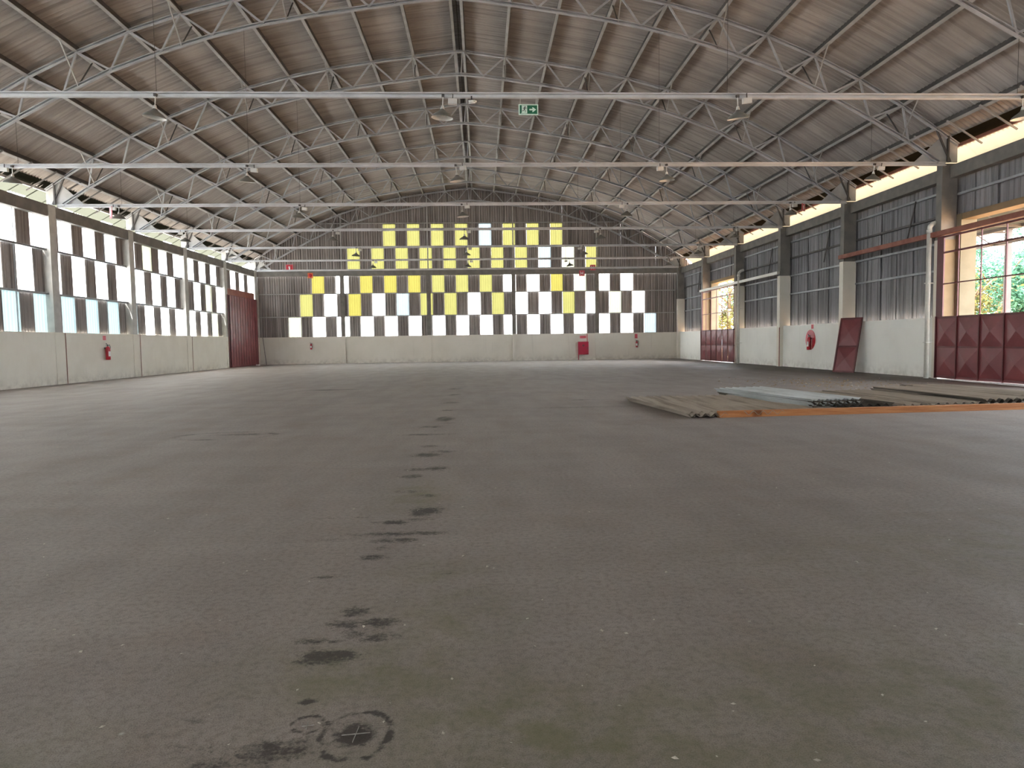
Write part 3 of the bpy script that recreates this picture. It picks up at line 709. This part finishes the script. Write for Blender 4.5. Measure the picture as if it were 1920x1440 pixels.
marker((12.13, YF, 1.62), 0, .22, .34, 'small red extinguisher marker above the back wall extinguisher right of the cabinet')
marker((XL-.02, 31.0, 1.78), math.radians(90), .24, .2, 'faded red marker above the left wall extinguisher')
marker((7.95, YF, 1.68), 0, .5, .2, 'small red and white notice above the red hydrant cabinet')
marker((15.48, 30.8, 1.86), math.radians(-90), .2, .2, 'faded red marker above the red disc')
hc = thing('hydrant_cabinet', (7.95, YF, 0), 'crimson fire hydrant cabinet on the back wall', 'cabinet')
MB().box((-.40, -.2, .42), (.40, 0, 1.42)).build('body', 'cabinetred', hc)
dr = MB().box((-.36, -.215, .46), (.36, -.199, 1.38)).build('door', 'cabinetred', hc)
MB().prism([(.0+.09*math.cos(k*math.pi/5), 1.12+.09*math.sin(k*math.pi/5)) for k in range(10)], 1, -.222, -.214).build('emblem', 'redframe', dr)
MB().box((.28, -.235, .85), (.32, -.214, .97)).build('latch', 'darksteel', dr)
MB().box((-.40, -.12, 0), (-.34, -.06, .42)).build('leg', 'cabinetred', hc)
MB().tube([(.32, -.06, 1.42), (.32, -.06, 2.0)], .025, 8).build('riser', 'signred', hc, True)
sr = MB().bar((-16.25, YF-.5, 0), (-16.6, YF-.05, 2.07), .03).build('leaning_rod', 'darksteel')
tag(sr, 'thin dark rod leaning against the back wall in the left corner', 'rod')
ps = MB().prism([(.16*math.cos(k*.7)*(1+.2*math.sin(k*2.1)), .1*math.sin(k*.7)*(1+.2*math.cos(k*1.7))) for k in range(9)], 2, 0, .09).build('white_lump', 'enamel', None, False, (-16.4, 50.2, 0))
tag(ps, 'small white lump on the floor at the foot of the left red gate', 'debris')

# ------------------------------------------------------------------ loose sheets, timber, litter
_ls = {}
def loose_mesh(mat, wd=1.1, ln=3.66):
    if mat not in _ls:
        n = 42; v = []; th = .008
        for k in range(n+1):
            x = -wd/2+wd*k/n; z = .034+.034*math.cos(2*math.pi*k/7)
            v += [(x, -ln/2, z), (x, ln/2, z), (x, -ln/2, z+th), (x, ln/2, z+th)]
        f = []
        for k in range(n):
            a, b = 4*k, 4*k+4
            f += [(a, a+1, b+1, b), (a+2, b+2, b+3, a+3), (a, b, b+2, a+2), (a+1, a+3, b+3, b+1)]
        f += [(0, 2, 3, 1), (4*n, 4*n+1, 4*n+3, 4*n+2)]
        _ls[mat] = MB().add(v, f).mesh('roofing_sheet', mat, False)
    return _ls[mat]
def stack(cx, cy, rot, n, step, mat, toplabel, lowlabel, grp, z0=0., jit=.05, mats=None):
    z = z0
    for k in range(n):
        mt = (mats[k] if mats else mat)
        o = put('roofing_sheet', loose_mesh(mt), None, (cx+random.uniform(-jit, jit), cy+random.uniform(-jit, jit)*2, z), (0, 0, math.radians(rot+random.uniform(-1.2, 1.2))))
        tag(o, toplabel if k == n-1 else lowlabel, 'roofing sheet', grp); z += step
G = 'corrugated roofing sheets dismantled on the floor'
stack(4.05, 13.8, 4.6, 3, .018, 'oldsheet', 'brown corrugated sheet at the left end of the floor pile', 'brown corrugated sheet under the leftmost floor sheet', G)
stack(5.08, 13.85, 4.6, 2, .02, 'oldsheet', 'brown corrugated sheet beside the leftmost floor sheet', 'brown corrugated sheet beneath the second sheet from the pile left end', G, .015)
stack(6.0, 14.0, 4.6, 2, .02, 'oldsheet', 'brown corrugated sheet partly under the whitish stack', 'brown corrugated sheet lowest under the whitish stack', G, .0)
stack(6.62, 14.55, 8.0, 7, .018, 'whitesheet', 'whitish corrugated sheet on top of the short pale stack', 'corrugated sheet within the short pale stack with ragged dark ends', G, .05, .07, ['darksheet', 'whitesheet', 'darksheet', 'whitesheet', 'darksheet', 'whitesheet', 'whitesheet'])
stack(7.25, 14.5, 7, 4, .02, 'darksheet', 'dark corrugated sheet with ragged ends right of the pale stack', 'dark corrugated sheet below the ragged one right of the pale stack', G, .0, .1)
stack(8.15, 14.6, 4, 2, .02, 'oldsheet', 'flat brown corrugated sheet just right of the dark ragged sheets', 'brown corrugated sheet under the flat one right of the ragged sheets', G)
stack(9.2, 14.65, 4, 2, .02, 'oldsheet', 'flat brown corrugated sheet just left of the tall right stack', 'brown corrugated sheet under the one left of the tall right stack', G, .012)
stack(10.5, 14.75, 2, 6, .02, 'oldsheet', 'pale brown corrugated sheet on top of the tall right stack', 'corrugated sheet within the tall right stack near the red gate', G, .0, .06, ['darksheet', 'oldsheet', 'darksheet', 'oldsheet', 'darksheet', 'oldsheet'])
stack(11.6, 15.3, 2, 6, .02, 'oldsheet', 'brown corrugated sheet on top of the stack nearest the red gate', 'corrugated sheet within the stack nearest the red gate', G, .0, .06, ['oldsheet', 'darksheet', 'oldsheet', 'darksheet', 'oldsheet', 'oldsheet'])
wbm = MB().box((0, -.06, 0), (7.4, .06, .115)).build('timber_beam', 'wood', None, False, (4.28, 11.95, 0), (0, 0, math.radians(3.6)))
tag(wbm, 'long orange timber beam lying in front of the loose roofing sheets', 'beam')
def scatter(name, n, fn, mat, label, smin, smax):
    m = MB()
    for _ in range(n):
        x, y = fn(); s = random.uniform(smin, smax); a = random.uniform(0, 6.28); h = s*random.uniform(.15, .6)
        c, d = math.cos(a)*s, math.sin(a)*s
        m.add([(x+c, y+d, .002), (x-d*.6, y+c*.6, h*.6), (x-c, y-d, .003), (x+d*.5, y-c*.5, h), (x, y, h*1.2)], [(0, 1, 4), (1, 2, 4), (2, 3, 4), (3, 0, 4), (3, 2, 1, 0)])
    return tag(m.build(name, mat), label, 'litter', None, 'stuff')
scatter('leaf_litter', 420, lambda: (random.gauss(10.8, 1.3), random.gauss(20.6, 1.5)), 'debris', 'scattered brown litter on the floor before the leaning gate leaf', .02, .06)
scatter('floor_chips', 260, lambda: (lambda y: (random.uniform(-.75, .78)*y, y))(2+14*random.random()**1.3), 'chip', 'tiny pale paint chips strewn over the near floor', .004, .016)
scatter('litter_chips', 60, lambda: (random.gauss(10.8, 1.5), random.gauss(20.8, 1.4)), 'chip', 'pale chips among the brown litter before the leaning gate leaf', .02, .05)

# ------------------------------------------------------------------ outdoors
def tree(loc, h, cr, cz, nleaf, mat, label, seed, ls=.13):
    r = random.Random(seed); t = thing('tree', loc, label, 'tree', 'trees outside the right gates')
    m = MB(); pts = [(0, 0, 0), (.15, .1, h*.25), (.1, -.1, h*.5), (.3, .1, h*.75)]
    for a, b, q in zip(pts, pts[1:], (.22, .18, .13)): m.tube([a, b], q*h/8, 8)
    for k in range(7):
        a = k*.9; z = h*(.3+.06*k); m.tube([(.1, 0, z), (math.cos(a)*cr*.5, math.sin(a)*cr*.5, z+h*.12), (math.cos(a)*cr*.8, math.sin(a)*cr*.8, z+h*.2)], .05, 6)
    m.build('trunk', 'bark', t, True)
    lf_ = MB(); rv_ = []
    cl = [(r.gauss(0, cr*.45), r.gauss(0, cr*.45), cz+r.gauss(0, h*.2), r.uniform(.5, 1.1)) for _ in range(26)]
    for _ in range(nleaf):
        cx, cy, cz_, cr_ = r.choice(cl)
        p = Vector((cx+r.gauss(0, cr_*.6), cy+r.gauss(0, cr_*.6), max(1.6, cz_+r.gauss(0, cr_*.5))))
        u = Vector((r.gauss(0, 1), r.gauss(0, 1), r.gauss(0, .6))).normalized(); v = u.cross(Vector((r.gauss(0, 1), r.gauss(0, 1), r.gauss(0, 1)))).normalized(); s = ls*r.uniform(.6, 1.3)
        lf_.add([p-u*s, p+v*s*.45, p+u*s, p-v*s*.45], [(0, 1, 2, 3)]); q = r.random(); rv_ += [q]*4
    lm_ = lf_.mesh('foliage', mat); lm_.attributes.new('rnd', 'FLOAT', 'POINT').data.foreach_set('value', np.array(rv_[:len(lm_.vertices)], 'f4'))
    put('foliage', lm_, t)['kind'] = 'stuff'
tree((32.5, 41.0, -.06), 7.5, 3.0, 4.4, 9000, 'leaf', 'green leafy tree seen through the near red gate', 1)
tree((37.0, 45.0, -.06), 8.5, 3.4, 4.8, 8000, 'leaf', 'taller green tree behind the one seen through the near gate', 2)
tree((29.6, 39.5, -.06), 5.5, 1.3, 3.2, 1800, 'leafyellow', 'yellow-green young tree at the left side of the near gate view', 3)
tree((22.3, 60.0, -.06), 8.5, 2.3, 4.2, 3800, 'leafyellow', 'yellowish tree seen through the far red gate', 4)
tree((25.5, 66.0, -.06), 9.5, 3.0, 5.0, 3800, 'leaf', 'green tree behind the yellowish one outside the far gate', 5)
cn = thing('canopy', (16.6, 24, 0), 'pale steel canopy with lattice girders outside the near red gate', 'canopy')
for k in range(7):
    y0 = -8+k*3; MB().box((.3, y0, 6.9), (11, y0+2.96, 6.94)).build('roof_panel', 'canopy', cn)
for y in (-8, -2, 4, 10):
    MB().bar((.3, y, 6.75), (11, y, 6.75), .09).build('girder_chord', 'darksteel', cn); MB().bar((.3, y, 6.1), (11, y, 6.1), .09).build('girder_chord', 'darksteel', cn)
    for q in range(10):
        MB().bar((.4+q*1.06, y, 6.1 if q % 2 else 6.75), (1.46+q*1.06, y, 6.75 if q % 2 else 6.1), .05).build('girder_web', 'darksteel', cn)
    MB().box((10.7, y-.12, -.06), (10.94, y+.12, 6.9)).build('post', 'darksteel', cn)
for x in (3, 6.5, 10): MB().box((x, -8, 6.05), (x+.1, 13, 6.2)).build('beam', 'darksteel', cn)
